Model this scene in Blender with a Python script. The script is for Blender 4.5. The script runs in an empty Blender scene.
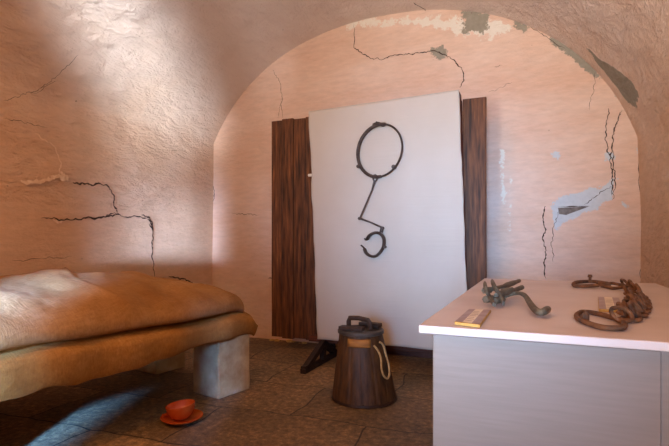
import bpy, bmesh, math, random
from mathutils import Vector, Matrix, noise
random.seed(7)
S = 1.15                      # one unit below = the eye height, 1.15 m
C = bpy.context.scene.collection
TH = math.atan2(204, 484); CT, ST = math.cos(TH), math.sin(TH)
YB = 4.25                     # back wall
YF = -1.35                    # front wall (behind the camera)
XL, XR = -3.2, 0.706
V = Vector

# ---------- measuring helpers: sight line of the survey photo met with real surfaces
def ray(px, py):
    k = (px-334.5)/484.0
    return V((k*CT-ST, CT+k*ST, (240-py)/484.0))
def atz(px, py, z=0.0):
    r = ray(px, py); t = (z-1)/r.z
    return V((r.x*t, r.y*t, z))
def aty(px, py, Y=YB):
    r = ray(px, py); t = Y/r.y
    return V((r.x*t, Y, 1+r.z*t))
XC, AA, ZS, NN, BB = -1.3, 2.08, 1.1, 2.2, 1.95
def inside(x, z):
    if x < XL or x > XR: return False
    return (abs((x-XC)/AA)**NN + (max(0, z-ZS)/BB)**NN) < 1
def ztop(x):
    return ZS + BB*max(0.0, 1-abs((x-XC)/AA)**NN)**(1/NN)
def atvault(px, py):
    r = ray(px, py); t = .5
    while inside(r.x*t, 1+r.z*t) and t < 9: t += .01
    t -= .005
    return V((r.x*t, r.y*t, 1+r.z*t))

# ---------- object helpers
def link(name, me, mats, parent=None):
    o = bpy.data.objects.new(name, me); C.objects.link(o)
    for m in (mats if isinstance(mats, (list, tuple)) else [mats]): me.materials.append(m)
    if parent: o.parent = parent
    return o
def tag(o, label=None, cat=None, group=None, kind=None):
    if label: o['label'] = label
    if cat: o['category'] = cat
    if group: o['group'] = group
    if kind: o['kind'] = kind
    return o
def finish(bm, name, mats, parent=None, smooth=True, origin=None, bevel=0, ang=40):
    """scale to metres, put the origin at a sensible point, link as one object"""
    bmesh.ops.recalc_face_normals(bm, faces=bm.faces)
    for v in bm.verts: v.co *= S
    base = V((0, 0, 0))
    if origin is not None: base = V(origin)*S
    par_off = V((0, 0, 0))
    if parent is not None: par_off = parent.matrix_basis.translation.copy()
    if parent is not None and parent.parent is not None: par_off += parent.parent.matrix_basis.translation
    shift = base if origin is not None else par_off
    for v in bm.verts: v.co -= shift
    for f in bm.faces: f.smooth = smooth
    me = bpy.data.meshes.new(name); bm.to_mesh(me); bm.free()
    o = link(name, me, mats, parent)
    o.location = shift - par_off if parent is not None else shift
    if smooth:
        me.set_sharp_from_angle(angle=math.radians(ang))
    if bevel:
        b = o.modifiers.new('bevel', 'BEVEL'); b.width = bevel*S; b.segments = 2; b.limit_method = 'ANGLE'
    return o
def empty(name, loc):
    o = bpy.data.objects.new(name, None); C.objects.link(o); o.location = V(loc)*S
    o.empty_display_size = .1
    return o
def box(bm, c, size, rz=0, mat=0, M=None):
    hx, hy, hz = [s/2 for s in size]
    R = Matrix.Rotation(rz, 3, 'Z') if M is None else M
    vs = [bm.verts.new(V(c)+R@V((x, y, z))) for x in (-hx, hx) for y in (-hy, hy) for z in (-hz, hz)]
    for q in ((0,1,3,2),(4,6,7,5),(0,4,5,1),(2,3,7,6),(0,2,6,4),(1,5,7,3)):
        f = bm.faces.new([vs[i] for i in q]); f.material_index = mat
def tube(bm, pts, rad, seg=10, flat=None, closed=False, up=None, caps=True, mat=0):
    """sweep a round (or flattened) section along pts; rad may be a list; flat=(a,b) section scale"""
    pts = [V(p) for p in pts]; n = len(pts)
    rr = rad if isinstance(rad, (list, tuple)) else [rad]*n
    rings = []; prev = None
    for i, p in enumerate(pts):
        if closed: t = pts[(i+1) % n]-pts[i-1]
        else: t = pts[min(i+1, n-1)]-pts[max(i-1, 0)]
        t.normalize()
        if up is not None: a = V(up).cross(t)
        elif prev is None:
            a = t.cross(V((0, 0, 1)))
            if a.length < .05: a = t.cross(V((0, 1, 0)))
        else: a = prev - t*prev.dot(t)
        if a.length < 1e-5: a = V((1, 0, 0))
        a.normalize(); b = t.cross(a); prev = a
        fa, fb = flat if flat else (1, 1)
        rings.append([bm.verts.new(p+a*math.cos(q)*rr[i]*fa+b*math.sin(q)*rr[i]*fb)
                      for q in [2*math.pi*k/seg for k in range(seg)]])
    m = n if closed else n-1
    for i in range(m):
        A, B = rings[i], rings[(i+1) % n]
        for k in range(seg):
            f = bm.faces.new((A[k], A[(k+1) % seg], B[(k+1) % seg], B[k])); f.material_index = mat
    if caps and not closed:
        bm.faces.new(rings[0]).material_index = mat; bm.faces.new(rings[-1][::-1]).material_index = mat
def smooth_path(pts, k=6, closed=False):
    pts = [V(p) for p in pts]; out = []; n = len(pts)
    for i in range(n if closed else n-1):
        if closed: p0, p1, p2, p3 = pts[i-1], pts[i], pts[(i+1) % n], pts[(i+2) % n]
        else: p0, p1, p2, p3 = pts[max(i-1, 0)], pts[i], pts[i+1], pts[min(i+2, n-1)]
        for j in range(k):
            t = j/k
            out.append(.5*((2*p1)+(p2-p0)*t+(2*p0-5*p1+4*p2-p3)*t*t+(3*p1-p0-3*p2+p3)*t**3))
    if not closed: out.append(pts[-1])
    return out
def lathe(bm, c, prof, seg=32, mod=None, mat=0):
    rings = []
    for (r, z) in prof:
        rings.append([bm.verts.new((c[0]+r*(mod(a, z) if mod else 1)*math.cos(a), c[1]+r*(mod(a, z) if mod else 1)*math.sin(a), c[2]+z))
                      for a in [2*math.pi*k/seg for k in range(seg)]])
    for A, B in zip(rings, rings[1:]):
        for k in range(seg):
            f = bm.faces.new((A[k], A[(k+1) % seg], B[(k+1) % seg], B[k])); f.material_index = mat
    bm.faces.new(rings[0]).material_index = mat; bm.faces.new(rings[-1][::-1]).material_index = mat

# ---------- materials
class Mat:
    def __init__(s, name, rough=.8, metal=0, spec=.3):
        s.m = bpy.data.materials.new(name); s.m.use_nodes = True
        s.t = s.m.node_tree; s.N = s.t.nodes; s.L = s.t.links
        s.b = s.N['Principled BSDF']
        s.b.inputs['Roughness'].default_value = rough; s.b.inputs['Metallic'].default_value = metal
        s.b.inputs['Specular IOR Level'].default_value = spec
        s.co = s.N.new('ShaderNodeTexCoord').outputs['Object']
    def mapping(s, scale=(1,1,1), rot=(0,0,0), loc=(0,0,0)):
        m = s.N.new('ShaderNodeMapping'); m.inputs['Scale'].default_value = scale
        m.inputs['Rotation'].default_value = rot; m.inputs['Location'].default_value = loc
        s.L.new(s.co, m.inputs[0]); return m.outputs[0]
    def noise(s, scale=5, detail=4, vec=None, rough=.55, dist=0):
        n = s.N.new('ShaderNodeTexNoise'); n.inputs['Scale'].default_value = scale
        n.inputs['Detail'].default_value = detail; n.inputs['Roughness'].default_value = rough
        n.inputs['Distortion'].default_value = dist
        s.L.new(vec if vec else s.co, n.inputs['Vector']); return n.outputs['Fac']
    def ramp(s, fac, stops):
        r = s.N.new('ShaderNodeValToRGB'); e = r.color_ramp.elements
        while len(e) < len(stops): e.new(.5)
        for el, (p, c) in zip(e, stops):
            el.position = p; el.color = (*c, 1) if len(c) == 3 else c
        s.L.new(fac, r.inputs[0]); return r.outputs[0]
    def mix(s, fac, a, b, mode='MIX'):
        m = s.N.new('ShaderNodeMix'); m.data_type = 'RGBA'; m.blend_type = mode
        for i, v in ((0, fac), (6, a), (7, b)):
            if isinstance(v, (int, float)): m.inputs[i].default_value = v
            elif isinstance(v, (tuple, list)): m.inputs[i].default_value = (*v, 1)
            else: s.L.new(v, m.inputs[i])
        return m.outputs[2]
    def math(s, op, a, b=0.0):
        m = s.N.new('ShaderNodeMath'); m.operation = op
        for i, v in ((0, a), (1, b)):
            if isinstance(v, (int, float)): m.inputs[i].default_value = v
            else: s.L.new(v, m.inputs[i])
        return m.outputs[0]
    def color(s, c):
        if isinstance(c, (tuple, list)): s.b.inputs['Base Color'].default_value = (*c, 1)
        else: s.L.new(c, s.b.inputs['Base Color'])
    def bump(s, h, strength=.3, dist=.01, prev=None):
        b = s.N.new('ShaderNodeBump'); b.inputs['Strength'].default_value = strength
        b.inputs['Distance'].default_value = dist; s.L.new(h, b.inputs['Height'])
        if prev is not None: s.L.new(prev, b.inputs['Normal'])
        s.L.new(b.outputs[0], s.b.inputs['Normal']); return b.outputs[0]
def lin(r, g, b): return tuple(((v/255)/12.92 if v/255 <= .04045 else ((v/255+.055)/1.055)**2.4) for v in (r, g, b))

def plaster(name, base, alt, pale, stroke_rot=None, vault_light=False):
    m = Mat(name, .85, 0, .25)
    n1 = m.noise(1.1, 5, m.mapping((.8, .8, 2.6)), .65); n2 = m.noise(9, 8, m.mapping((.8, .8, 3.2)), .7)
    c = m.ramp(n1, [(.32, alt), (.52, base), (.72, pale)])
    c = m.mix(.45, c, m.ramp(n2, [(.34, tuple(v*.80 for v in base)), (.66, tuple(min(1, v*1.12) for v in base))]))
    if vault_light:      # light on the vault put into the colour, fading lower down
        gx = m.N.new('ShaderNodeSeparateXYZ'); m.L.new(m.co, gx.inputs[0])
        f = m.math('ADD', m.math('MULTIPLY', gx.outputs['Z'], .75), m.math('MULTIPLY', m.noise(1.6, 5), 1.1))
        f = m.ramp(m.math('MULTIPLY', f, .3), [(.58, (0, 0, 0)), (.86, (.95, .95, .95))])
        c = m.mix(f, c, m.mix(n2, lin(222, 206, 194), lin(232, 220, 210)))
    # mortar and filler patches, ragged edges
    at = m.N.new('ShaderNodeAttribute'); at.attribute_name = 'patch'
    sp = m.N.new('ShaderNodeSeparateColor'); m.L.new(at.outputs['Color'], sp.inputs[0])
    rag = m.math('MULTIPLY', m.math('SUBTRACT', m.noise(11, 8, rough=.75), .5), 1.6)
    for ch, col, col2 in ((2, lin(226, 222, 210), lin(216, 208, 194)), (1, lin(204, 210, 212), lin(180, 190, 194)), (0, lin(160, 156, 142), lin(130, 122, 106))):
        f = m.math('ADD', sp.outputs[ch], rag)
        f = m.ramp(f, [(.47, (0, 0, 0)), (.53, (1, 1, 1))])
        f = m.math('MULTIPLY', f, m.ramp(sp.outputs[ch], [(.05, (0, 0, 0)), (.12, (1, 1, 1))]))
        c = m.mix(f, c, m.mix(m.noise(25, 4), col, col2))
    # little pits and specks
    vo = m.N.new('ShaderNodeTexVoronoi'); vo.inputs['Scale'].default_value = 3.2; vo.inputs['Randomness'].default_value = 1
    m.L.new(m.co, vo.inputs['Vector'])
    pit = m.ramp(vo.outputs['Distance'], [(.012, (1, 1, 1)), (.03, (0, 0, 0))])
    c = m.mix(m.math('MULTIPLY', pit, .8), c, lin(120, 100, 88))
    m.color(c)
    h1 = m.bump(m.noise(3.2, 4), .55, .035)
    if stroke_rot is not None:
        h1 = m.bump(m.noise(8, 6, m.mapping((1.0, .45, 1.0), stroke_rot), .66, .3), 1.0, .055, h1)
    h2 = m.bump(m.noise(16, 6, m.mapping((1, 1, 2.2)), .65), .7, .012, h1)
    return m.m
PL = plaster('plaster_peach', lin(216, 188, 168), lin(208, 168, 142), lin(226, 206, 192))
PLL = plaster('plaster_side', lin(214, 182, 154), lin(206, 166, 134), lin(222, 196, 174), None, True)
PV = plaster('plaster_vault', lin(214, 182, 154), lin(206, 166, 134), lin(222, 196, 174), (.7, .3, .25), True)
def simple(name, base, alt, rough=.7, metal=0, scale=8, bstr=.3, bd=.004, stretch=(1,1,1), spec=.3, hi=None):
    m = Mat(name, rough, metal, spec)
    n = m.noise(scale, 6, m.mapping(stretch)); st = [(.3, alt), (.65, base)]
    if hi: st.append((.8, hi))
    m.color(m.ramp(n, st)); m.bump(m.noise(scale*3, 4, m.mapping(stretch)), bstr, bd)
    return m.m
CRACK = simple('crack_dark', lin(78, 62, 52), lin(45, 38, 34), .95, scale=20)
CRACKP = simple('crack_lip', lin(240, 220, 198), lin(222, 192, 162), .95, scale=30)
HOLLOW = simple('exposed_masonry', lin(128, 122, 116), lin(86, 80, 76), .95, scale=18, bstr=.8)
WOOD = simple('old_brown_timber', lin(112, 68, 38), lin(40, 23, 14), .6, scale=7, stretch=(6, 6, .5), bstr=.6, bd=.004, hi=lin(164, 108, 60))
WOODK = simple('blackened_timber', lin(52, 36, 28), lin(30, 20, 15), .65, scale=9, stretch=(3, 3, 3))
WOODR = simple('red_brown_timber', lin(112, 60, 42), lin(66, 34, 24), .6, scale=7, stretch=(.6, 9, 9), bstr=.5)
BUCKW = simple('bucket_timber', lin(86, 55, 27), lin(44, 27, 14), .55, scale=6, stretch=(7, 7, .8), bstr=.6, hi=lin(110, 68, 30))
BUCKP = simple('bucket_pale_timber', lin(170, 112, 44), lin(110, 68, 26), .6, scale=10, stretch=(1, 1, 3))
LIDW = simple('lid_timber', lin(66, 46, 34), lin(42, 28, 20), .6, scale=8, stretch=(3, 3, 1), bstr=.5)
LIDG = simple('lid_grey', lin(82, 72, 64), lin(52, 44, 38), .55, scale=9)
HOOP = simple('dark_hoop', lin(60, 42, 32), lin(38, 26, 20), .5, .3, scale=14)
IRON = simple('black_iron', lin(84, 70, 62), lin(44, 37, 34), .6, .3, scale=18, bstr=.5, bd=.003, spec=.5)
IRONG = simple('grey_brown_iron', lin(104, 92, 70), lin(60, 52, 42), .65, .15, scale=30, bstr=.7, bd=.003, spec=.5)
RUST = simple('rusty_iron', lin(128, 84, 50), lin(62, 46, 36), .75, .15, scale=24, bstr=.8, bd=.003, hi=lin(170, 116, 66))
STONE = simple('bed_block_stone', lin(206, 178, 126), lin(172, 136, 84), .85, scale=10, bstr=.6, bd=.006, hi=lin(220, 206, 172))
TERRA = simple('terracotta_glaze', lin(196, 84, 26), lin(160, 60, 16), .25, scale=6, bstr=.05, spec=.6)
ROPE = simple('pale_rope', lin(188, 150, 98), lin(140, 106, 66), .9, scale=60)
TOPW = simple('table_top_white', lin(200, 184, 176), lin(188, 170, 160), .45, scale=5, bstr=.03, spec=.4)
CARDW = simple('card_edge_wood', lin(200, 158, 84), lin(170, 128, 60), .6, scale=20)
PEG = simple('white_peg', lin(222, 216, 206), lin(196, 190, 180), .7, scale=20)
# cabinet front: off-white, thin brushed horizontal grain
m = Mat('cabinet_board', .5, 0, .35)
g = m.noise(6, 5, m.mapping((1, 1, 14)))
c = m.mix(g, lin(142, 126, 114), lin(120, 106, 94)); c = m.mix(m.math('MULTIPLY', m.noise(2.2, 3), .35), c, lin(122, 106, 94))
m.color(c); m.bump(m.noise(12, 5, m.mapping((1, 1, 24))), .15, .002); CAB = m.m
# cotton sheet
m = Mat('canvas_sheet', .9, 0, .15)
m.color(m.mix(m.noise(3, 4), lin(190, 182, 170), lin(178, 168, 154)))
b1 = m.bump(m.noise(7, 4, m.mapping((.35, 1, 5))), .25, .012)
m.bump(m.noise(220, 2), .2, .002, b1); CLOTH = m.m
# burlap
def burlap(name, a, b_, c_):
    m = Mat(name, .95, 0, .1)
    w = m.math('MULTIPLY', m.math('ADD', m.noise(1, 5, m.mapping((120, 14, 30)), .6, .4), m.noise(1, 5, m.mapping((14, 120, 30)), .6, .4)), .5)
    w = m.ramp(w, [(.38, (0, 0, 0)), (.62, (1, 1, 1))])
    c = m.ramp(m.noise(2.4, 6), [(.3, b_), (.55, a), (.75, c_)])
    c = m.mix(m.math('MULTIPLY', m.ramp(m.noise(26, 6, m.mapping((1, 1, 1)), .7, 1.5), [(.42, (0, 0, 0)), (.7, (1, 1, 1))]), .35), c, b_)
    c = m.mix(m.math('MULTIPLY', w, .40), c, tuple(v*.6 for v in b_))
    m.color(c)
    p = m.bump(m.noise(7, 6, m.mapping((1.6, .7, 1)), .6, .8), .6, .02)
    m.bump(w, .5, .004, p); return m.m
BUR = burlap('burlap', lin(178, 132, 82), lin(144, 100, 54), lin(194, 152, 104))
BUR2 = burlap('burlap_ochre', lin(176, 124, 62), lin(140, 92, 40), lin(190, 142, 82))
# floor slabs
m = Mat('stone_floor', .6, 0, .4)
vec = m.mapping((1, 1, 1), (0, 0, math.radians(-3)), (.22, .15, 0))
nz = m.N.new('ShaderNodeTexNoise'); nz.inputs['Scale'].default_value = 2.2; m.L.new(m.co, nz.inputs['Vector'])
vm = m.N.new('ShaderNodeVectorMath'); vm.operation = 'MULTIPLY_ADD'; m.L.new(nz.outputs['Color'], vm.inputs[0]); vm.inputs[1].default_value = (.14, .14, 0); m.L.new(vec, vm.inputs[2])
br = m.N.new('ShaderNodeTexBrick'); m.L.new(vm.outputs[0], br.inputs['Vector'])
br.inputs['Scale'].default_value = 1; br.inputs['Brick Width'].default_value = 1.05; br.inputs['Row Height'].default_value = .62
br.inputs['Mortar Size'].default_value = .007; br.inputs['Mortar Smooth'].default_value = .5
br.inputs['Color1'].default_value = (*lin(160, 130, 94), 1); br.inputs['Color2'].default_value = (*lin(114, 92, 66), 1); br.inputs['Mortar'].default_value = (*lin(44, 36, 28), 1)
sl = m.ramp(m.noise(24, 8, rough=.75), [(.40, (.50, .48, .46)), (.53, (.95, .95, .95)), (.63, (1.7, 1.62, 1.45))])
c = m.mix(1.0, br.outputs['Color'], sl, 'MULTIPLY')
c = m.mix(1.0, c, m.ramp(m.noise(1.6, 4), [(.3, (.55, .55, .56)), (.5, (.95, .94, .92)), (.7, (1.25, 1.2, 1.12))]), 'MULTIPLY')
m.color(c)
b1 = m.bump(br.outputs['Fac'], -.6, .012)
m.bump(m.noise(26, 6, rough=.7), .8, .012, b1); FLOOR = m.m

# ---------- the room
def seg_poly(poly, p):
    """signed distance (positive inside) of p to polygon, 2D"""
    inside_, dmin = False, 1e9
    for i in range(len(poly)):
        a, b = poly[i-1], poly[i]
        ab = (b[0]-a[0], b[1]-a[1]); ap = (p[0]-a[0], p[1]-a[1])
        t = max(0, min(1, (ap[0]*ab[0]+ap[1]*ab[1])/(ab[0]**2+ab[1]**2+1e-12)))
        dmin = min(dmin, math.hypot(ap[0]-ab[0]*t, ap[1]-ab[1]*t))
        if (a[1] > p[1]) != (b[1] > p[1]) and p[0] < (b[0]-a[0])*(p[1]-a[1])/(b[1]-a[1])+a[0]: inside_ = not inside_
    return dmin if inside_ else -dmin
def pline(pts, w):   # thin polygon round a line
    up = [(x, y-w) for x, y in pts]; dn = [(x, y+w) for x, y in pts]
    return up+dn[::-1]
def paint(me, uvs, patches):
    """patches: (channel, polygon) in the same 2D frame as uvs; stores .5 on the outline"""
    at = me.color_attributes.new('patch', 'FLOAT_COLOR', 'POINT')
    for i, p in enumerate(uvs):
        col = [0, 0, 0, 1]
        for ch, poly, soft in patches:
            col[ch] = max(col[ch], min(1, max(0, .5+seg_poly(poly, p)/soft)))
        at.data[i].color = col
def crack(bm, pts, nrm, w, jit=.012, mat=1, lift=.0025, surf=None):
    """a hairline break in the plaster: ragged ribbon along pts (unit space)"""
    P = [V(p) for p in pts]
    for k in range(3):
        Q = []
        for a, b in zip(P, P[1:]):
            d = b-a; side = d.cross(nrm).normalized() if d.length > 1e-6 else V((0, 0, 0))
            Q += [a, (a+b)/2+side*random.uniform(-1, 1)*min(jit, d.length*.25)]
        P = Q+[P[-1]]
    if surf: P = [surf(p) for p in P]
    L_ = []; n = len(P)
    for i, p in enumerate(P):
        t = (P[min(i+1, n-1)]-P[max(i-1, 0)]).normalized(); sd = t.cross(nrm).normalized()
        env = min(1, i/3, (n-1-i)/3)*.85+.15
        ww = w*env*random.uniform(.45, 1.35)*.5
        L_.append((bm.verts.new(p+nrm*lift+sd*ww), bm.verts.new(p+nrm*lift-sd*ww)))
    for (a, b), (c_, d_) in zip(L_, L_[1:]):
        f = bm.faces.new((a, b, d_, c_)); f.material_index = mat

# floor
bm = bmesh.new()
x0, x1, y0, y1 = XL-.1, XR+.1, YF-.9, YB+.05
g = [[bm.verts.new((x0+(x1-x0)*i/60, y0+(y1-y0)*j/80, noise.noise(V((i*.35, j*.3, 1)))*.004)) for i in range(61)] for j in range(81)]
for j in range(80):
    for i in range(60): bm.faces.new((g[j][i], g[j][i+1], g[j+1][i+1], g[j+1][i]))
tag(finish(bm, 'floor', FLOOR), kind='structure')

# back wall: a lunette under the vault, with its cracks
bm = bmesh.new(); nx, nz = 150, 110; uv = []
g = []
for i in range(nx+1):
    x = XL-.03+(XR+.03-XL+.03)*i/nx; col = []
    top = ztop(min(XR, max(XL, x)))+.03
    for j in range(nz+1):
        z = -.02+(top+.02)*j/nz
        y = YB+.012*noise.noise(V((x*1.3, z*1.3, 4)))
        col.append(bm.verts.new((x, y, z))); uv.append((x, z))
    g.append(col)
for i in range(nx):
    for j in range(nz): bm.faces.new((g[i][j], g[i+1][j], g[i+1][j+1], g[i][j+1]))
nb = V((0, -1, 0))
def bsurf(p): return V((p.x, YB+.012*noise.noise(V((p.x*1.3, p.z*1.3, 4))), p.z))
def bc(pts, w=.010, jit=.012, mat=1): crack(bm, [aty(*p) for p in pts], nb, w*.62, jit*.8, mat, surf=bsurf)
bc([(354, 24), (354, 48), (362, 53), (372, 59), (380, 60), (392, 56), (403, 55), (414, 54), (428, 51), (438, 52), (447, 57), (456, 63), (463, 72), (464, 80), (460, 88)], .012)
bc([(273, 70), (280, 82), (282, 102), (284, 119)], .007); bc([(282, 98), (278, 119)], .006)
bc([(622, 110), (617, 122), (614, 134), (612, 150), (611, 166), (613, 180), (612, 196)], .013)
bc([(608, 108), (606, 122), (605, 138), (607, 152), (611, 160)], .011); bc([(612, 150), (613, 168), (615, 182), (612, 200)], .010)
bc([(546, 206), (543, 216), (545, 228), (543, 240), (545, 252), (544, 264), (546, 279)], .014)
bc([(560, 208), (554, 226), (551, 245), (553, 262)], .007); bc([(612, 186), (600, 192), (592, 198), (584, 205)], .007)
bc([(596, 70), (594, 90), (589, 110)], .005)
bc([(213, 182), (214, 196), (211, 206), (212, 220), (208, 236)], .013)
bc([(210, 272), (213, 300)], .008)
bc([(640, 150), (641, 200), (642, 240), (640, 285)], .007)
bc([(232, 214), (246, 214.5), (260, 215)], .007); bc([(268, 279), (274, 278)], .012)
bc([(488, 92), (505, 86), (512, 82)], .004); bc([(494, 67), (502, 65)], .006)
bc([(520, 20), (532, 28), (548, 38), (566, 50)], .006, .008)
# open break in the filler on the right
bc([(558, 207), (590, 206)], .012, .003)
hl = [aty(*p) for p in ((558, 208), (589, 206.5), (577, 211), (566, 215), (559, 214))]
f = bm.faces.new([bm.verts.new(bsurf(p)+nb*.003) for p in hl]); f.material_index = 2
bl = lambda pts: [(aty(*p).x, aty(*p).z) for p in pts]
patches = [
    (0, bl([(462, 11), (474, 10), (488, 12), (489, 22), (484, 35), (475, 31), (464, 33)]), .16),
    (0, bl([(430, 46), (441, 46), (448, 55), (440, 61), (431, 56)]), .12),
    (0, bl([(515, 22), (530, 26), (526, 31), (514, 28)]), .12),
    (0, bl([(545, 34), (570, 46), (588, 60), (602, 78), (594, 78), (575, 58), (556, 46)]), .10),
    (0, bl([(588, 54), (602, 62), (616, 78), (630, 94), (636, 112), (624, 104), (606, 78), (592, 62)]), .10),
    (1, bl([(552, 206), (562, 196), (580, 190), (596, 190), (606, 184), (614, 180), (614, 200), (600, 207), (580, 214), (564, 222), (557, 232), (552, 225)]), .10),
    (1, bl([(554, 150), (560, 151), (559, 160), (553, 158)]), .09), (1, bl([(604, 152), (616, 152), (615, 160), (605, 160)]), .09),
    (1, bl([(622, 203), (631, 203), (629, 208), (622, 208)]), .08), (1, bl([(638, 150), (645, 150), (643, 162), (639, 160)]), .08),
    (2, bl([(501, 150), (504, 150), (504, 203), (501, 203)]), .10), (2, bl([(508, 160), (510, 160), (510, 230), (508, 230)]), .10),
    (2, bl([(345, 20), (500, 18), (510, 28), (490, 38), (470, 34), (420, 22), (350, 28)]), .25),
]
o = finish(bm, 'wall_back', [PL, CRACK, HOLLOW]); tag(o, kind='structure')
me = o.data; uvs = [((v.co.x)/S, (v.co.z)/S) for v in me.vertices]; paint(me, uvs, patches)

# vault and side walls: one profile swept along the room
def prof_pts():
    P = []; n = 90
    for k in range(n+1):
        a = math.pi*(1-k/n); ca, sa = math.cos(a), math.sin(a)
        x = XC+AA*math.copysign(abs(ca)**(2/NN), ca); z = ZS+BB*abs(sa)**(2/NN)
        P.append((min(XR, max(XL, x)), z))
    zl = [p for p in P if p[0] > XL+1e-6 and p[0] < XR-1e-6]
    # resample by length
    full = [(XL, 1.25)]+[p for p in zl if p[1] > 1.3]+[(XR, 1.25)]
    out = [full[0]]; step = .035; acc = 0
    for a, b in zip(full, full[1:]):
        L_ = math.hypot(b[0]-a[0], b[1]-a[1]); n = max(1, round(L_/step))
        for q in range(1, n+1): out.append((a[0]+(b[0]-a[0])*q/n, a[1]+(b[1]-a[1])*q/n))
    return out
PR = prof_pts()
def wob(x, y, z):
    d = .022*noise.noise(V((x*.9, y*.9, z*.9)))+.009*noise.noise(V((x*3, y*3, z*3+7)))
    return d
def vnorm(x, z):
    v = V((x-XC, 0, (z-.9)*1.0)); return -v.normalized() if z > 1.25 else (V((1, 0, 0)) if x < XC else V((-1, 0, 0)))
def sweep(name, pts, mat, crack_fn=None, patches=(), edge=YB):
    bm = bmesh.new(); ny = 150; g = []
    for (x, z) in pts:
        row = []
        for j in range(ny+1):
            y = YF+(edge+.02-YF)*j/ny; nrm = vnorm(x, z)
            fade = min(1, max(0, (YB-y)/.5)) if z > 1.2 else .35
            d = wob(x, y, z)*(0.15+.85*fade)
            row.append(bm.verts.new((x+nrm.x*d, y, max(z+nrm.z*d, -.02))))
        g.append(row)
    for i in range(len(g)-1):
        for j in range(ny): bm.faces.new((g[i][j], g[i+1][j], g[i+1][j+1], g[i][j+1]))
    if crack_fn: crack_fn(bm)
    o = finish(bm, name, [mat, CRACK, CRACKP]); tag(o, kind='structure')
    paint(o.data, [(v.co.y/S, math.atan2(v.co.z/S-.9, v.co.x/S-XC)) for v in o.data.vertices], patches)
    return o
def vpoly(pts):
    r = []
    for p in pts:
        q = atvault(*p); r.append((q.y, math.atan2(q.z-.9, q.x-XC)))
    return r
def vc(bm):
    def c1(pts, w, **k):
        P = [atvault(*p) for p in pts]; n = vnorm(P[len(P)//2].x, P[len(P)//2].z)
        crack(bm, P, n, w, lift=.02, **k)
    c1([(414, 0), (420, 4), (426, 9)], .010)
vpat = [(0, vpoly([(586, 46), (600, 60), (614, 68), (630, 82), (638, 94), (636, 108), (628, 104), (612, 82), (596, 62)]), .05)]
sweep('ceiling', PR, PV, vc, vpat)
zz = [1.25*k/30-.02*(k == 0) for k in range(31)]
def lw(px, py):
    r = ray(px, py); t = XL/r.x; return V((XL, r.y*t, 1+r.z*t))
def lc(bm):
    n = V((1, 0, 0))
    def surf(p):
        d = wob(p.x, p.y, p.z)*(.15+.85*.35)
        if p.z > 1.25:
            # follow the curve of the profile above the springing
            lo = min(((abs(q[1]-p.z), q[0]) for q in PR if q[0] < XC))[1]
            return V((lo+.012, p.y, p.z))
        return V((XL+d, p.y, p.z))
    def c1(pts, w, jit=.012, mat=1, lift=.012): crack(bm, [lw(*p) for p in pts], n, w*(.55 if mat == 1 else .8), jit*.8, mat, lift, surf)
    c1([(70, 182), (80, 183), (92, 185), (104, 185), (109, 190), (112, 199), (113, 208), (116, 213)], .022)
    c1([(40, 218), (60, 220), (82, 218), (100, 217), (115, 214), (128, 217), (140, 217), (150, 219)], .016)
    c1([(86, 218), (104, 217), (118, 215)], .022)
    c1([(140, 215), (148, 217), (150, 224), (152, 234), (151, 246), (153, 262), (154, 277)], .020)
    c1([(146, 219), (151, 222), (152, 230), (148, 224)], .03)
    c1([(168, 276), (178, 278), (188, 281), (197, 287), (206, 291)], .022)
    c1([(58, 59), (50, 72), (42, 84), (30, 92), (14, 98), (0, 101)], .005)
    c1([(50, 82), (38, 90), (26, 95)], .004)
    c1([(0, 119), (14, 121), (28, 124), (44, 128)], .006)
    c1([(28, 130), (44, 142), (50, 146), (58, 162), (56, 176)], .009, mat=2)
    c1([(10, 260), (40, 258), (70, 256)], .006)
    for a in ([(18, 180), (34, 181), (48, 180), (58, 176), (66, 180)], [(52, 219), (62, 220)], [(66, 181), (62, 176), (58, 172)]):
        c1(a, .035, .02, 2, .010)
lpat = []
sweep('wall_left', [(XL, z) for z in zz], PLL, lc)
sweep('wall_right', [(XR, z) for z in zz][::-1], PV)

# front wall (behind the camera) with the doorway the daylight comes through
DX0, DX1, DZ = -1.30, -.70, 1.95
WX0, WX1, WZ0, WZ1 = -.20, .36, .70, 1.95
bm = bmesh.new()
n = 60; top = [(XL+(XR-XL)*i/n) for i in range(n+1)]
def fw(poly):
    a = [bm.verts.new((x, YF, z)) for x, z in poly]; b = [bm.verts.new((x, YF-.35, z)) for x, z in poly]
    bm.faces.new(a); bm.faces.new(b[::-1])
    for i in range(len(a)): bm.faces.new((a[i-1], b[i-1], b[i], a[i]))
def strip(xa, xb, za):
    xs = [xa+(xb-xa)*i/20 for i in range(21)]
    fw([(xa, za)]+[(x, ztop(min(XR, max(XL, x)))+.05) for x in xs]+[(xb, za)])
strip(XL-.05, DX0, 0); strip(DX1, WX0, 0); strip(WX1, XR+.05, 0); strip(WX0, WX1, WZ1); strip(DX0, DX1, DZ); fw([(WX0, 0), (WX0, WZ0), (WX1, WZ0), (WX1, 0)])
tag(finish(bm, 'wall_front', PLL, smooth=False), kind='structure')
bm = bmesh.new()
box(bm, ((DX0+.02), YF+.01, DZ/2), (.05, .06, DZ)); box(bm, ((DX1-.02), YF+.01, DZ/2), (.05, .06, DZ)); box(bm, ((DX0+DX1)/2, YF+.01, DZ-.02), (DX1-DX0, .06, .05))
tag(finish(bm, 'door_1', WOOD, smooth=False), kind='structure')
bm = bmesh.new()
for x in (WX0+.02, WX1-.02, (WX0+WX1)/2): box(bm, (x, YF-.30, (WZ0+WZ1)/2), (.03, .04, WZ1-WZ0))
for z in (WZ0+.02, WZ1-.02): box(bm, ((WX0+WX1)/2, YF-.30, z), (WX1-WX0, .04, .03))
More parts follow.
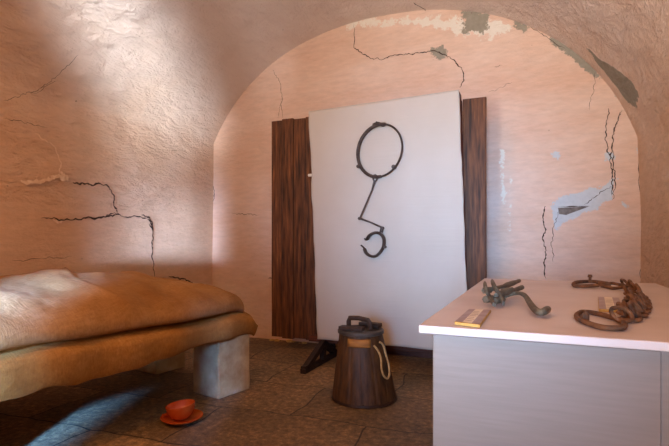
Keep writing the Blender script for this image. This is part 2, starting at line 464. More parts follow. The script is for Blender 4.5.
tag(finish(bm, 'window_1', WOOD, smooth=False), kind='structure')

# ---------- the plank screen behind the cloth
YP = 3.74
scr = empty('plank_screen', (-1.27, YP+.02, 0))
tag(scr, 'dark brown vertical plank screen on feet standing behind the white hanging cloth', 'screen')
xs = [-2.189]
while xs[-1] < -.40: xs.append(xs[-1]+random.uniform(.098, .125))
xs = [x for x in xs if x < -.42]+[-.354]
# keep the right hand plank a wide one, as seen beside the cloth
xs = [x for x in xs if x < -.62]+[-.53, -.354]
for a, b in zip(xs, xs[1:]):
    bm = bmesh.new(); w = b-a-.004
    top_ = 2.057+random.uniform(-.006, .006); bot = .141+random.uniform(-.006, .006)
    nseg = 14; dy = random.uniform(0, .008); rings = []
    for k in range(nseg+1):
        z = bot+(top_-bot)*k/nseg; wv = .002*noise.noise(V((a*9, z*2, 0)))
        rings.append([bm.verts.new((x, y, z)) for x, y in ((a+.002+wv, YP+dy+.003), (a+.006+wv, YP+dy), (a+w-.006+wv, YP+dy), (a+w+wv, YP+dy+.003), (a+w+wv, YP+.035), (a+.002+wv, YP+.035))])
    for A, B in zip(rings, rings[1:]):
        for q in range(6): bm.faces.new((A[q], A[(q+1) % 6], B[(q+1) % 6], B[q]))
    bm.faces.new(rings[0]); bm.faces.new(rings[-1][::-1])
    finish(bm, 'plank', WOOD, scr, smooth=False)
for z in (.42, 1.75):
    bm = bmesh.new(); box(bm, (-1.27, YP+.055, z), (1.8, .04, .12)); finish(bm, 'batten', WOOD, scr, smooth=False, bevel=.004)
bm = bmesh.new(); box(bm, (-1.12, YP-.045, .170), (1.33, .05, .045)); 
finish(bm, 'bottom_rail', WOODR, scr, smooth=False, bevel=.004)
for fx in (-1.62, -.42):
    # A-shaped foot: sole beam, two sloping struts with a gap, small centre post
    bm = bmesh.new(); ft = .045
    ya, yb, yc, zc = 3.235, 3.88, 3.60, .175
    box(bm, (fx, (ya+yb)/2, .018), (ft, yb-ya, .036))
    def strut(p, q, wd):
        p, q = V(p), V(q); d = (q-p); L_ = d.length; d.normalize()
        M = Matrix((V((1, 0, 0)), d, V((1, 0, 0)).cross(d))).transposed()
        box(bm, (p+q)/2, (ft, L_, wd), M=M)
    strut((fx, ya+.05, .035), (fx, yc, zc-.012), .045)
    strut((fx, yb-.03, .030), (fx, yc, zc-.012), .045)
    box(bm, (fx, yc, zc/2+.01), (ft*.9, .05, zc-.03))
    box(bm, (fx, YP+.055, .22), (ft, .04, .36))
    box(bm, (fx, ya+.03, .045), (ft*.9, .05, .02))
    finish(bm, 'foot', WOODK, scr, smooth=False, bevel=.003)

# board carrying the cloth
bm = bmesh.new(); Q = [(-1.64, .23), (-.474, .23), (-.532, 2.082), (-1.715, 2.04)]
a = [bm.verts.new((x, 3.60, z)) for x, z in Q]; b = [bm.verts.new((x, 3.70, z)) for x, z in Q]
bm.faces.new(a[::-1]); bm.faces.new(b)
for i in range(4): bm.faces.new((a[i-1], a[i], b[i], b[i-1]))
o = finish(bm, 'display_board', WOODR, smooth=False, origin=(-1.1, 3.65, .23))
tag(o, 'thick brown wooden board covered by the white cloth, seen as a brown right edge', 'board')
# the cloth itself, with a little thickness and slack
bm = bmesh.new(); nu, nv = 70, 90; TL, TR, BR, BL_ = (-1.738, 2.055), (-.532, 2.09), (-.458, .19), (-1.658, .192)
def cl(u, v):
    tx = TL[0]+(TR[0]-TL[0])*u; tz = TL[1]+(TR[1]-TL[1])*u; bx_ = BL_[0]+(BR[0]-BL_[0])*u; bz = BL_[1]+(BR[1]-BL_[1])*u
    x = bx_+(tx-bx_)*v; z = bz+(tz-bz)*v
    e = min(u, 1-u)
    x += (.009*noise.noise(V((3 if u < .5 else 8, v*7, 0))) + .004*noise.noise(V((5, v*20, 0))))*max(0, 1-e*8)
    z += .006*noise.noise(V((u*6, 0, 3)))*max(0, 1-v*9)
    low = max(0, 1-v*3)
    y = 3.582+.006*noise.noise(V((u*2.2, v*3.5, 1)))+.004*noise.noise(V((u*9, v*2, 2)))-.010*low*(.5+noise.noise(V((u*6, v, 7))))
    y -= .012*max(0, 1-u*14)*abs(noise.noise(V((v*6, 2, 2))))
    return (x, y, z)
g = [[bm.verts.new(cl(i/nu, j/nv)) for i in range(nu+1)] for j in range(nv+1)]
for j in range(nv):
    for i in range(nu): bm.faces.new((g[j][i], g[j][i+1], g[j+1][i+1], g[j+1][i]))
o = finish(bm, 'hanging_cloth', CLOTH, origin=(-1.1, 3.58, .2))
md = o.modifiers.new('thick', 'SOLIDIFY'); md.thickness = .004; md.offset = 0
tag(o, 'large off-white cloth sheet hanging over the board in front of the planks', 'cloth')
bm = bmesh.new(); p = aty(312, 175, 3.60); tube(bm, [p+V((-.035, .01, .0)), p+V((.02, 0, 0))], .012, 10)
tag(finish(bm, 'cloth_peg', PEG, origin=p), 'small white peg sticking out at the left edge of the hanging cloth', 'peg')

# timber lying against the wall foot
bm = bmesh.new(); box(bm, (-.86, 4.13, .026), (.95, .10, .05)); 
tag(finish(bm, 'timber_beam', WOODR, smooth=False, origin=(-.86, 4.13, 0), bevel=.004), 'low dark reddish timber beam on the floor at the wall foot under the cloth', 'beam')
bm = bmesh.new()
for i in range(26):
    x = -2.45+1.1*random.random(); y = YB-.02-.05*random.random(); r = .008+.016*random.random()
    bmesh.ops.create_icosphere(bm, subdivisions=1, radius=r, matrix=Matrix.Translation((x, y, r*.3))@Matrix.Diagonal((1.5, 1, .7, 1)))
o = finish(bm, 'plaster_rubble', STONE, smooth=False); tag(o, 'crumbs of fallen plaster and grit along the foot of the back wall', 'rubble', kind='stuff')

# ---------- waist ring and cuff hanging on the cloth
YS = 3.545
def sp(px, py, dy=0): return aty(px, py, YS+dy)
sh = empty('waist_shackle', sp(381, 200))
tag(sh, 'black iron waist ring with jointed rod and open cuff hanging on the white cloth', 'shackle')
cx, cy, rx, ry = 380, 150.5, 22.6, 27.2
def arc(a0, a1, n=40, k=1.0, dy=0): 
    out = []
    for i in range(n+1):
        a = math.radians(a0+(a1-a0)*i/n); tilt = math.radians(14)
        ex, ey = rx*k*math.cos(a), ry*k*math.sin(a)
        X = cx+ex*math.cos(tilt)+ey*math.sin(tilt)*.55; Y_ = cy-ey*math.cos(tilt)+ex*math.sin(tilt)*.1
        out.append(sp(X, Y_, dy))
    return out
def band(pts, w, t): # flat iron band, wide along Y
    bm = bmesh.new(); tube(bm, pts, 1.0, 8, flat=(t, w), up=(0, -1, 0)); return bm
bm = bmesh.new(); tube(bm, arc(86, 282), [.0115]*41, 8, flat=(1.1, 1.8), up=(0, -1, 0)); finish(bm, 'ring_half', IRON, sh)
bm = bmesh.new(); tube(bm, arc(276, 460, dy=-.006), [.0075]*41, 8, flat=(1, 2), up=(0, -1, 0)); finish(bm, 'ring_half', IRON, sh)
def knob(px, py, r=.014, ln=.03, nm='rivet', par=sh, dy=0):
    bm = bmesh.new(); p = sp(px, py, dy); tube(bm, [p+V((0, ln/2, 0)), p-V((0, ln/2, 0))], r, 10); return finish(bm, nm, IRON, par)
knob(358.5, 166.5); knob(394, 167, .017)
bm = bmesh.new(); tube(bm, smooth_path([sp(384.5, 126), sp(378, 123.5), sp(372.5, 124.5)], 3), [.006, .012, .013, .014, .012, .009, .006], 8); finish(bm, 'hook_tip', IRON, sh)
bm = bmesh.new(); tube(bm, [sp(377, 125.5), sp(376.5, 121.5)], [.013, .006], 8); finish(bm, 'stud', IRON, sh)
bm = bmesh.new()
c0 = sp(375, 178); tube(bm, [c0+V((.016*math.cos(t), 0, .024*math.sin(t))) for t in [2*math.pi*k/14 for k in range(14)]], .006, 8, closed=True, up=(0, -1, 0)); finish(bm, 'swivel_eye', IRON, sh)
bm = bmesh.new(); tube(bm, [sp(374.6, 181), sp(372, 190), sp(360.3, 217.5)], [.010, .007, .008], 8); finish(bm, 'long_rod', IRON, sh)
knob(359.8, 218.5, .012, .03, 'joint')
bm = bmesh.new(); tube(bm, [sp(360, 218.5), sp(371, 222.5), sp(382, 227.5)], [.008, .006, .008], 8); finish(bm, 'short_rod', IRON, sh)
knob(382.2, 228, .012, .03, 'joint')
bm = bmesh.new(); tube(bm, [sp(382, 228), sp(381, 232.5)], .014, 8); finish(bm, 'link_plate', IRON, sh)
cu = [(364.5, 238.5), (366.5, 240), (369, 236), (373, 233.3), (378, 232.8), (382.5, 236), (384, 241), (383.3, 247), (380, 252.5), (375.5, 256), (370.5, 256), (366, 252.8), (364, 248), (361, 245.3)]
path = smooth_path([sp(*p) for p in cu], 4); nn = len(path)
bm = bmesh.new(); tube(bm, path, [.0120 if 4 < i < nn-5 else .006 for i in range(nn)], 8, flat=(.9, 2.6), up=(0, -1, 0)); finish(bm, 'open_cuff', IRON, sh)
knob(384.5, 247, .010, .05, 'rivet')

# ---------- the wooden bucket
BX, BY = -1.015, 2.894; bucket = empty('wooden_bucket', (BX, BY, 0))
tag(bucket, 'dark wooden staved bucket with lid, wider at its base, standing before the cloth', 'bucket')
R0, R1, HB = .205, .134, .415
def Rz(z): return R0+(R1-R0)*min(1, z/HB)
ns = 15
def stave(a, z):
    k = (a*ns/(2*math.pi)) % 1; d = min(k, 1-k)
    return 1-.020*max(0, 1-d*10) + .005*math.cos(math.pi*(k-.5))
bm = bmesh.new(); lathe(bm, (BX, BY, .004), [(R0*.97, 0)]+[(Rz(HB*k/12), HB*k/12+.0) for k in range(13)], ns*10, stave)
finish(bm, 'bucket_body', BUCKW, bucket, ang=60)
for z, h in ((.005, .018), ):
    bm = bmesh.new(); lathe(bm, (BX, BY, z), [(Rz(z)+.001, 0), (Rz(z)+.004, .003), (Rz(z+h)+.003, h-.003), (Rz(z+h)-.002, h)], 60); finish(bm, 'base_hoop', HOOP, bucket)
# paler strip let into the staves under the lid
bm = bmesh.new(); vdir = math.atan2(-BY, -BX)
def onb(px, z, out=.004):
    axis = 365-4*z/HB; scale = 484/3.02; off = (px-axis)/scale
    R = Rz(z)+out; ph = math.asin(max(-1, min(1, off/R)))
    a = vdir+ph
    return V((BX+R*math.cos(a), BY+R*math.sin(a), z))
rows = [[bm.verts.new(onb(348.5+22*i/10, z, .003 if z in (.352, .397) else .006)) for i in range(11)] for z in (.352, .357, .392, .397)]
for A, B in zip(rows, rows[1:]):
    for i in range(10): bm.faces.new((A[i], A[i+1], B[i+1], B[i]))
o = finish(bm, 'pale_strip', BUCKP, bucket); o['label'] = 'paler yellowish wooden strip'
md = o.modifiers.new('t', 'SOLIDIFY'); md.thickness = .008; md.offset = 0
# lid
lid = empty('lid', (0, 0, 0)); lid.parent = bucket; lid.location = (0, 0, 0)
bm = bmesh.new(); lathe(bm, (BX, BY, .412), [(.136, 0), (.146, .004), (.146, .022), (.140, .028), (.120, .028), (.118, .022)], 48)
lid_o = finish(bm, 'lid', LIDG, bucket); bpy.data.objects.remove(lid)
lid_o.name = 'lid'; 
ex = V((math.cos(vdir+math.pi/2), math.sin(vdir+math.pi/2), 0)); ey = V((math.cos(vdir), math.sin(vdir), 0))  # screen right, towards viewer
def lp(a, b, z): return V((BX, BY, z))+ex*a+ey*b
def lbox(name, p, q, w, h, mat, par):
    bm = bmesh.new(); p, q = V(p), V(q); d = q-p; L_ = d.length; d.normalize()
    sd = V((0, 0, 1)).cross(d); sd = sd.normalized() if sd.length > .1 else ex.copy(); u = d.cross(sd)
    box(bm, (p+q)/2, (L_, w, h), M=Matrix((d, sd, u)).transposed())
    par_off = par
    return finish(bm, name, mat, par, smooth=False, bevel=.004)
lbox('lid_batten', lp(-.125, .055, .456), lp(.02, .115, .456), .06, .024, LIDW, lid_o)
lbox('lid_batten', lp(.0, -.10, .456), lp(.125, -.03, .456), .06, .024, LIDW, lid_o)
bm = bmesh.new()
A, B = lp(-.075, -.03, 0), lp(.060, .035, 0)
tube(bm, [A+V((0, 0, .440)), A+V((0, 0, .478)), A*.93+B*.07+V((0, 0, .502)), A*.5+B*.5+V((0, 0, .506)), B*.93+A*.07+V((0, 0, .498)), B+V((0, 0, .482)), B+V((0, 0, .440))],
     [.016, .016, .016, .016, .016, .016, .016], 8, flat=(1, .9))
finish(bm, 'lid_handle', LIDW, lid_o)
# rope loop on the right side
z_at = lambda py: (408-py)/ (408-331) * .415 + .0
rp = [onb(374, z_at(344.5)+.02, .010), onb(378.5, z_at(348), .014), onb(380.8, z_at(356), .014), onb(381.3, z_at(366), .014), onb(383.5, z_at(374), .014), onb(387, z_at(378), .014), onb(389.3, z_at(374), .016), onb(388.5, z_at(364), .016), onb(386, z_at(354), .016), onb(383, z_at(344)+.01, .012), onb(379.5, z_at(342)+.02, .008)]
bm = bmesh.new(); tube(bm, smooth_path(rp, 6), .0065, 8); o = finish(bm, 'rope_loop', ROPE, bucket); o['label'] = 'pale rope loop'

# the old bucket leans a little
def lean(o):
    for ch_ in o.children:
        for v in ch_.data.vertices: v.co += ex*(-.022*v.co.z/HB)
        lean(ch_)
lean(bucket)

# ---------- bowl and saucer on the floor
sx, sy = atz(182, 422).xy
bm = bmesh.new(); lathe(bm, (sx, sy, .005), [(.045, 0), (.060, .0), (.095, .014), (.112, .026), (.113, .030), (.108, .030), (.088, .019), (.05, .010)], 48)
tag(finish(bm, 'saucer', TERRA, origin=(sx, sy, .005)), 'wide shallow terracotta saucer on the stone floor under the small bowl', 'saucer')
bm = bmesh.new(); lathe(bm, (sx, sy, .016), [(.035, 0), (.042, .002), (.060, .018), (.074, .045), (.079, .072), (.079, .076), (.074, .076), (.069, .050), (.052, .022), (.03, .010)], 48)
bowl = finish(bm, 'bowl', TERRA, origin=(sx, sy, .016)); tag(bowl, 'small orange glazed terracotta bowl sitting on the saucer', 'bowl')
bowl.rotation_euler = Matrix.Rotation(math.radians(-7), 3, V((-ST, CT, 0))).to_euler(); bowl.location.z += .008
bm = bmesh.new(); hd = -V((CT, ST, 0)); c0 = V((sx, sy, .03)); 
tube(bm, [c0+hd*.090+V((-.3, -.9, 0))*.018, c0+hd*.105+V((0, 0, .006)), c0+hd*.092+V((.3, .9, 0))*.018], [.006, .010, .006], 8)
finish(bm, 'saucer_lug', TERRA, bpy.data.objects['saucer'])

# ---------- the bed
F = V((-1.722, 2.94, 0)); rb = math.radians(8); U = V((math.sin(rb), math.cos(rb), 0)); Wd = V((-math.cos(rb), math.sin(rb), 0))
LB, WB = 2.2, 1.10
def bp(s, t, z): return F-U*s+Wd*t+V((0, 0, z))
def block(px, py, rot, h=.40):
    c0 = atz(px, py); rot = math.radians(rot)
    u = V((math.sin(rot), math.cos(rot), 0)); w = V((-math.cos(rot), math.sin(rot), 0))
    c = c0+u*.135+w*.125
    bm = bmesh.new(); box(bm, (c.x, c.y, h/2), (.25, .27, h), rz=-rot)
    bmesh.ops.subdivide_edges(bm, edges=bm.edges, cuts=5, use_grid_fill=True)
    for v in bm.verts:
        if .01 < v.co.z < h-.01: v.co += V((noise.noise(v.co*9), noise.noise(v.co*9+V((5, 0, 0))), 0))*.005
    return finish(bm, 'stone_block', STONE, smooth=True, origin=(c.x, c.y, 0), bevel=.008, ang=30)
g_ = 'stone blocks carrying the bed'
o = block(218.4, 399.8, 13); tag(o, 'pale stone block under the near right corner of the bed, by the bowl', 'stone block', g_)
o = block(156, 375, 10); tag(o, 'bluish pale stone block deep in shadow under the far side of the bed', 'stone block', g_)
bm = bmesh.new(); c = bp(1.27, .56, .408); box(bm, c, (.90, 1.8, .014), rz=-rb)
for i in range(2): pass
tag(finish(bm, 'bed_board', WOOD, smooth=False, origin=c), 'dark wooden board on the stone blocks carrying the burlap mattresses', 'bed board')
hb = []
for t in (.22, .86):
    bm = bmesh.new(); c = bp(2.0, t, .20); box(bm, c, (.25, .27, .40), rz=-rb)
    hb.append(tag(finish(bm, 'stone_block', STONE, smooth=False, origin=(c.x, c.y, 0), bevel=.008), 'pale stone block under the head end of the bed', 'stone block', g_))
def sstep(a, b, x): t = max(0, min(1, (x-a)/(b-a))); return t*t*(3-2*t)
def edgef(s, t, ps=.10, pt=.10):
    a = min(s, LB-s)/ps; b = min(t, WB-t)/pt
    f1 = math.sqrt(max(0, 1-(1-min(1, a))**2)); f2 = math.sqrt(max(0, 1-(1-min(1, b))**2))
    return f1*f2
def outline(s, t, k):
    """irregular outline of a sack: pushes rim points in and out"""
    e = .034*noise.noise(V((s*2.2, t*2.2, k)))+.018*noise.noise(V((s*6, t*7, k+5)))
    return e
def low_mid(s, t):
    z = .462+.016*noise.noise(V((s*2.4, t, 3)))
    z -= .055*(1-sstep(0, .30, s))*(1-sstep(0, .5, t))-.02*sstep(.9, 1.7, s)            # the free corner hangs down
    return z
def low_top(s, t): return low_mid(s, t)+(.076+.03*sstep(.1, .5, t))*edgef(s, t, .16, .24)
def low_bot(s, t):
    inner = sstep(.02, .07, t)
    z = low_mid(s, t)-(.105+.035*noise.noise(V((s*2.6, t, 8)))+.014*noise.noise(V((s*9, t, 8)))+.045*sstep(.6, 1.3, s))*edgef(s, t, .12, .05)
    return z*(1-inner)+max(z, .418)*inner
def hi_mid(s, t): return low_mid(s, t)+.098+.012*noise.noise(V((s*2.5, t, 11)))
def hi_bot(s, t): return max(low_top(s, t)+.002, hi_mid(s, t)-.035*edgef(s, t, .1, .10))
def wr(s, t):
    d = .020*noise.noise(V((s*3.2, t*5, 1)))+.012*noise.noise(V((s*8, t*6, 2)))+.008*abs(noise.noise(V((s*12+t*5, t*9, 5))))+.003*noise.noise(V((s*30, t*24, 5)))
    sc = 1.02+.10*math.sin(t*4)+.10*(.4-t)      # overlapped seam running across the bed
    d += .020*math.exp(-((s-sc)/.016)**2)+.012*sstep(sc-.01, sc+.03, s)*(1-sstep(sc+.03, sc+.35, s))
    # gathers running in from the long edge
    d += .010*math.sin(s*26+3*noise.noise(V((s*2, 0, 0))))*math.exp(-t/.10)*sstep(.02, .06, t)
    return d
def hi_top(s, t):
    ft = math.sin(math.pi/2*min(1, t/.74))**1.0 if t < .74 else 1-.15*((t-.74)/.36)**2
    fs = 1-math.exp(-max(0, s-.05)/.34)
    fs *= 1-.10*sstep(1.2, 2.2, s)
    z = hi_mid(s, t)+.075*edgef(s, t, .10, .14)+(.165*ft*fs)*1.0
    return z+wr(s, t)*edgef(s, t, .12, .08)
def sack(name, top, bot, mat, k, inset=0):
    bm = bmesh.new(); ns_, nt = 150, 80
    def dist(i, n, L_):   # cluster rows at the rims
        x = i/n; return L_*(x-.06*math.sin(2*math.pi*x))
    G = []
    for f in (top, bot):
        g = []
        for i in range(ns_+1):
            row = []
            for j in range(nt+1):
                s, t = dist(i, ns_, LB), dist(j, nt, WB)
                p = bp(s, t, f(s, t)); o1 = outline(s, t, k); 
                w1 = math.exp(-t/.12); w2 = math.exp(-s/.12)
                p += -Wd*(o1*w1-inset*w1)+U*(o1-inset*(6 if inset else 1))*w2*1.0+(Wd*.05*w1*math.exp(-s/.25) if inset else V((0, 0, 0)))
                # slight rounding of the plan corners
                cr = max(0, .16-s)*max(0, .16-t)*2.4; p += Wd*cr-U*cr
                row.append(p)
            g.append(row)
        G.append(g)
    top_v = [[bm.verts.new(p) for p in row] for row in G[0]]
    bot_v = [[top_v[i][j] if i in (0, ns_) or j in (0, nt) else bm.verts.new(G[1][i][j]) for j in range(nt+1)] for i in range(ns_+1)]
    for i in range(ns_):
        for j in range(nt):
            bm.faces.new((top_v[i][j], top_v[i+1][j], top_v[i+1][j+1], top_v[i][j+1]))
            bm.faces.new((bot_v[i][j], bot_v[i][j+1], bot_v[i+1][j+1], bot_v[i+1][j]))
    return finish(bm, name, mat, origin=bp(LB/2, WB/2, .42), ang=75)
o = sack('straw_mattress', low_top, low_bot, BUR2, 1); tag(o, 'lower flatter burlap mattress sack lying on the bed board', 'mattress')
o = sack('straw_mattress', hi_top, hi_bot, BUR, 9, .02); tag(o, 'upper overstuffed burlap mattress sack with a high crown and crosswise seam', 'mattress')

# ---------- the display table
TZ = .80; TT = .019
tb = empty('display_table', (.12, 1.88, 0)); tag(tb, 'white display table with a closed pale front standing at the right', 'table')
bm = bmesh.new(); box(bm, (.12, 1.88, TZ-TT/2), (.76, 1.51, TT)); finish(bm, 'table_top', TOPW, tb, smooth=False, bevel=.0025)
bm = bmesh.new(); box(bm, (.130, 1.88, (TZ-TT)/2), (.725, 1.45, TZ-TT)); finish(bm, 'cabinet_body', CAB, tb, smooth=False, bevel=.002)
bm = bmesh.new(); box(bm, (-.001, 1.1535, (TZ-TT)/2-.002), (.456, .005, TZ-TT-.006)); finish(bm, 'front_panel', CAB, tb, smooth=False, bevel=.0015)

def tt(px, py, h=0): return atz(px, py, TZ+h)
def card(quad, lab):
    P = [tt(*p, .012) for p in quad]; c = sum(P, V((0, 0, 0)))/4
    root = empty('caption_card', (c.x, c.y, TZ)); tag(root, lab, 'caption card', 'caption cards on the display table')
    bm = bmesh.new(); a = [bm.verts.new((p.x, p.y, TZ+.001)) for p in P]; b = [bm.verts.new((p.x, p.y, TZ+.008)) for p in P]
    bm.faces.new(a); bm.faces.new(b[::-1])
    for i in range(4): bm.faces.new((a[i-1], b[i-1], b[i], a[i]))
    finish(bm, 'card_block', CARDW, root, smooth=False)
    bm = bmesh.new(); q = [c.lerp(p, .97) for p in P]
    # sheet: grey-brown margins, lighter middle column
    def at(u, v): return (q[0].lerp(q[1], u)).lerp(q[3].lerp(q[2], u), v)
    for u0, u1, mi in ((0, .30, 1), (.30, .68, 0), (.68, 1, 1)):
        vs = []
        for u, v in ((u0, 0), (u1, 0), (u1, 1), (u0, 1)):
            w = at(u, v); vs.append(bm.verts.new((w.x, w.y, TZ+.0088)))
        bm.faces.new(vs).material_index = mi
    for k in range(7):      # lines of print
        v = .12+.11*k; L_ = random.uniform(.26, .34)
        vs = []
        for u, vv in ((.33, v), (.33+L_, v), (.33+L_, v+.025), (.33, v+.025)):
            w = at(u, vv); vs.append(bm.verts.new((w.x, w.y, TZ+.0091)))
        bm.faces.new(vs).material_index = 2
    finish(bm, 'printed_sheet', [PAPER, PHOTO, INK], root, smooth=False)
PAPER = simple('card_paper', lin(226, 212, 190), lin(206, 190, 168), .6, scale=8, bstr=.02)
PHOTO = simple('card_picture', lin(168, 148, 146), lin(140, 118, 116), .5, scale=22, bstr=.02)
INK = simple('card_ink', lin(150, 128, 110), lin(130, 108, 92), .6, scale=8, bstr=.01)
card([(454.6, 320.0), (479.8, 323.0), (490.9, 308.4), (469, 307.5)], 'thin wood-edged caption card on the table left of the iron clamp')
card([(599, 307.8), (623.6, 308.7), (619, 296.6), (597.8, 295.6)], 'thin wood-edged caption card on the table inside the curve of the rusty chain')

# iron clamp with a curved lever
def th(px, py, h): return atz(px, py, TZ+h)+V((0, 0, .004))
k0 = th(505, 300, .0); ic = empty('iron_clamp', (k0.x, k0.y, TZ)); tag(ic, 'grey-brown iron clamp with screw rods and a curved lever lying on the table', 'iron clamp')
def it(name, pts, rad, flat=None, seg=10, up=None, mat=IRONG):
    bm = bmesh.new(); tube(bm, pts, rad, seg, flat=flat, up=up); return finish(bm, name, mat, ic)
it('clamp_plate', smooth_path([th(484.8, 284.5, .055), th(486, 291, .046), th(490, 299, .022), th(494, 306, .010)], 3), [.0045]+[.006]*8+[.0045], (1.0, 1.7))
it('clamp_plate', smooth_path([th(492, 282.5, .058), th(495, 289, .048), th(500, 297, .026), th(503.5, 305, .009)], 3), [.0045]+[.006]*8+[.0045], (1.0, 1.7))
it('screw_rod', [th(485.5, 292, .040), th(498, 288.8, .040), th(508, 286.3, .040), th(519, 281.8, .040)], [.0075, .0065, .006, .0075])
it('rod_sleeve', [th(504, 287.3, .040), th(507, 286.2, .040), th(513, 284.2, .040), th(515.5, 283.3, .040)], [.007, .0095, .0095, .008])
it('screw_rod', [th(487, 300.5, .016), th(497, 298.5, .018), th(510, 293, .024), th(522, 288.5, .030)], [.0075, .0065, .0065, .0085])
it('screw_nut', [th(484.5, 292, .040), th(490, 291, .040)], [.0105, .0105], seg=6)
it('screw_nut', [th(485.5, 301, .016), th(491.5, 299.6, .017)], [.0115, .0115], seg=6)
it('screw_nut', [th(494.5, 302.5, .014), th(503, 300.5, .015)], [.010, .010], seg=6)
it('clamp_jaw', [th(496, 296.5, .028), th(501, 295, .029), th(508, 292.3, .032), th(512, 291, .034)], [.007, .010, .0115, .009])
it('clamp_jaw', [th(503, 291.5, .036), th(508.5, 294, .026)], [.009, .011], seg=8)
lv = smooth_path([th(505, 297.5, .016), th(512, 295.2, .022), th(519, 294.4, .026), th(525, 297, .025), th(530, 304.5, .014), th(536, 312.0, .011), th(543, 313.5, .012), th(549, 309.5, .012)], 5)
n = len(lv)
it('curved_lever', lv, [.0072+.0028*sstep(.3, .8, i/n) for i in range(n-2)]+[.008, .004], (1.0, .85), 10)

# rusty chain with a shackle at one end and a long oval link at the other
ch = empty('rusty_chain', (tt(610, 300).x, tt(610, 300).y, TZ)); tag(ch, 'heavy rusty iron chain curving on the table between a shackle and an oval link', 'chain')
def stadium(L_, w, n=20):
    pts = []; hl = L_/2-w/2
    for k in range(n):
        a = 2*math.pi*k/n; c_, s_ = math.cos(a), math.sin(a)
        pts.append(V((c_*w/2+(hl if c_ > 0 else -hl), s_*w/2, 0)))
    return pts
def chlink(c, d, L_, w, r, roll, name='chain_link', pitch=0):
    d = V((d.x, d.y, 0)).normalized(); sd = V((0, 0, 1)).cross(d)
    M = Matrix((d, sd, V((0, 0, 1)))).transposed()@Matrix.Rotation(pitch, 3, 'Y')@Matrix.Rotation(roll, 3, 'X')
    P = [V(c)+M@p for p in stadium(L_, w)]
    zmin = min(p.z for p in P)-r
    for p in P: p.z += TZ+.001-zmin
    bm = bmesh.new(); tube(bm, P, r, 9, closed=True); return finish(bm, name, RUST, ch)
# big oval link in front
ov = [(576.5, 315.6), (581, 312.2), (589, 312.2), (599, 314.0), (609, 316.6), (618, 319.6), (624.5, 323.4), (623, 327.4), (614, 328.2), (602, 327.2), (590, 323.8), (580, 319.6)]
bm = bmesh.new(); tube(bm, smooth_path([tt(*p, .0075) for p in ov], 5, True), .0064, 10, closed=True); finish(bm, 'oval_link', RUST, ch)
# hinge bolt on it
p = tt(585.5, 323.5); bm = bmesh.new(); tube(bm, [(p.x, p.y, TZ+.0), (p.x, p.y, TZ+.022), (p.x, p.y, TZ+.026)], [.0085, .0085, .005], 10); finish(bm, 'bolt', RUST, ch)
# chain links along the curve
cv = smooth_path([tt(618, 323.5), tt(627, 322.5), tt(634, 319.5), tt(639.5, 314.5), tt(642.5, 308.5), tt(642, 302.5), tt(637.5, 296.5), tt(630, 291.5), tt(622, 289)], 10)
ln = [0]
for q, w in zip(cv, cv[1:]): ln.append(ln[-1]+(w-q).length)
def along(t):
    for i in range(1, len(ln)):
        if ln[i] >= t: 
            f = (t-ln[i-1])/(ln[i]-ln[i-1]+1e-9); return cv[i-1].lerp(cv[i], f), (cv[i]-cv[i-1])
    return cv[-1], cv[-1]-cv[-2]
t = .012; k = 0
while t < ln[-1]:
    p, d = along(t)
    chlink(p, d+V((0, 0, 0)), .058, .040, .0050, math.radians(10 if k % 2 else 62)+random.uniform(-.25, .25)); t += .046; k += 1
# second strand doubled back beside the first
t = ln[-1]*.10; k = 1
while t < ln[-1]*.72:
    p, d = along(t); sd = V((0, 0, 1)).cross(d).normalized()
    chlink(p+sd*(.026), d+sd*d.length*random.uniform(-.5, .5), .050, .034, .0048, math.radians(58 if k % 2 else 14)+random.uniform(-.3, .3)); t += .060; k += 1
# the far shackle
a, b = tt(607, 287.3), tt(619, 290.2); d = b-a; chlink((a+b)/2, d, d.length+.03, .05, .0065, math.radians(12), 'chain_link')
sk = [tt(607, 285.6), tt(597, 284.0), tt(585, 283.6), tt(576, 284.6), tt(573.5, 287.0), tt(579, 288.6), tt(590, 288.4), tt(598, 288.0)]
P = smooth_path([V((p.x, p.y, TZ+.010)) for p in sk], 5); bm = bmesh.new(); tube(bm, P, .0078, 10); finish(bm, 'shackle_ring', RUST, ch)
p = tt(590, 285.2); bm = bmesh.new(); tube(bm, [(p.x, p.y, TZ+.012), (p.x, p.y, TZ+.034), (p.x, p.y, TZ+.036), (p.x, p.y, TZ+.047)], [.006, .006, .010, .008], 10); finish(bm, 'bolt', RUST, ch)
a, b = tt(598, 285.8), tt(609, 288.6); d = b-a; bm = bmesh.new(); tube(bm, [V((p.x, p.y, TZ+.014)) for p in (a, (a+b)/2, b)], [.009, .010, .008], 10); finish(bm, 'shackle_pin', RUST, ch)

# ---------- light
def area(name, loc, target, sx_, sy_, power, col, spread=180):
    l = bpy.data.lights.new(name, 'AREA'); l.shape = 'RECTANGLE'; l.size = sx_*S; l.size_y = sy_*S; l.energy = power; l.color = col
    l.spread = math.radians(spread)
    o = bpy.data.objects.new(name, l); C.objects.link(o); o.location = V(loc)*S
    o.rotation_euler = (V(target)-V(loc)).to_track_quat('-Z', 'Y').to_euler(); return o
BLUE, WHITE, WARM = (.46, .68, 1.0), (1.0, .96, .92), (1.0, .42, .10)
DC, WC = (DX0+DX1)/2, (WX0+WX1)/2; dirL = V((-.40, .917, 0))
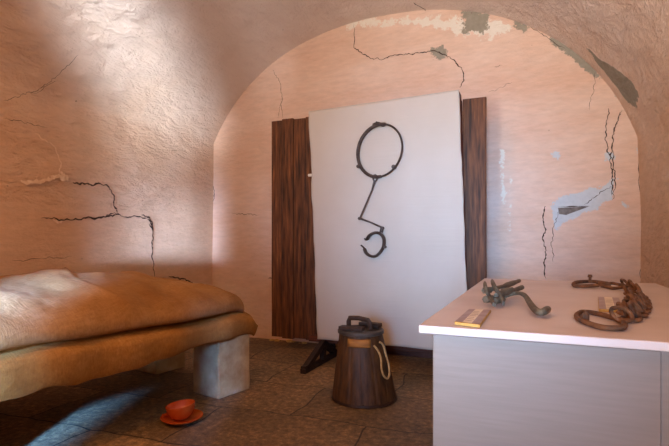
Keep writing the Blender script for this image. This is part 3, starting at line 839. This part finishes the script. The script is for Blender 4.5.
# light thrown up by the sunlit ground outside, through the doorway
area('daylight_ground', V((DC, YF, 1))-dirL*.8+V((0, 0, .24)), V((DC, YF, 1))+dirL*4+V((0, 0, 1.30)), 1.5, 1.55, 38, (.80, .90, 1.0), 9)
# open sky outside, falling to the bed and floor
area('daylight_sky', V((DC, YF, 1))-dirL*.8+V((0, 0, .4)), V((DC, YF, 1))+dirL*4+V((0, 0, -1.0)), 1.5, 1.6, 120, (.10, .34, 1.0), 5)
# level light from the horizon on the lower side wall
area('daylight_horizon', V((DC, YF, .92))-dirL*.8, V((DC, YF, .92))+dirL*4+V((0, 0, .02)), 1.5, 1.2, 32, (.55, .70, 1.0), 8)
# soft daylight filling the doorway
area('daylight_doorway', (DC, YF-.05, 1.0), (.25, 2.6, 3.0), .6, 1.6, 42, (1.0, .93, .88), 80)
# sky through the window, level across the room
area('daylight_window', (WC, YF-.36, 1.3), (-.80, YB, 1.12), .54, 1.1, 18, (.28, .54, 1.0), 30)
# the ground outside thrown up through the window onto the vault
area('window_ground', (WC, YF-.36, 1.35), (-.5, 3.2, 3.1), .54, .6, 20, WHITE, 62)
# warm ambient fill added up in the vault behind the viewer, no fixture
area('warm_fill', (-1.7, -.5, 2.6), (-1.7, 1.8, .9), .5, .5, 48, WARM, 180)

w = bpy.data.worlds.new('world'); bpy.context.scene.world = w; w.use_nodes = True
w.node_tree.nodes['Background'].inputs[0].default_value = (.75, .85, 1, 1); w.node_tree.nodes['Background'].inputs[1].default_value = .5

# ---------- camera
cam = bpy.data.cameras.new('camera'); co = bpy.data.objects.new('camera', cam); C.objects.link(co)
co.location = (0, 0, S); co.rotation_euler = (math.radians(90), 0, TH)
cam.sensor_width = 36; cam.lens = 36*484/669; cam.shift_y = 17/669; cam.clip_start = .02
sc = bpy.context.scene; sc.camera = co
sc.view_settings.view_transform = 'Standard'; sc.view_settings.look = 'None'; sc.view_settings.gamma = 1; sc.view_settings.exposure = .06
sc.cycles.max_bounces = 10; sc.cycles.diffuse_bounces = 6
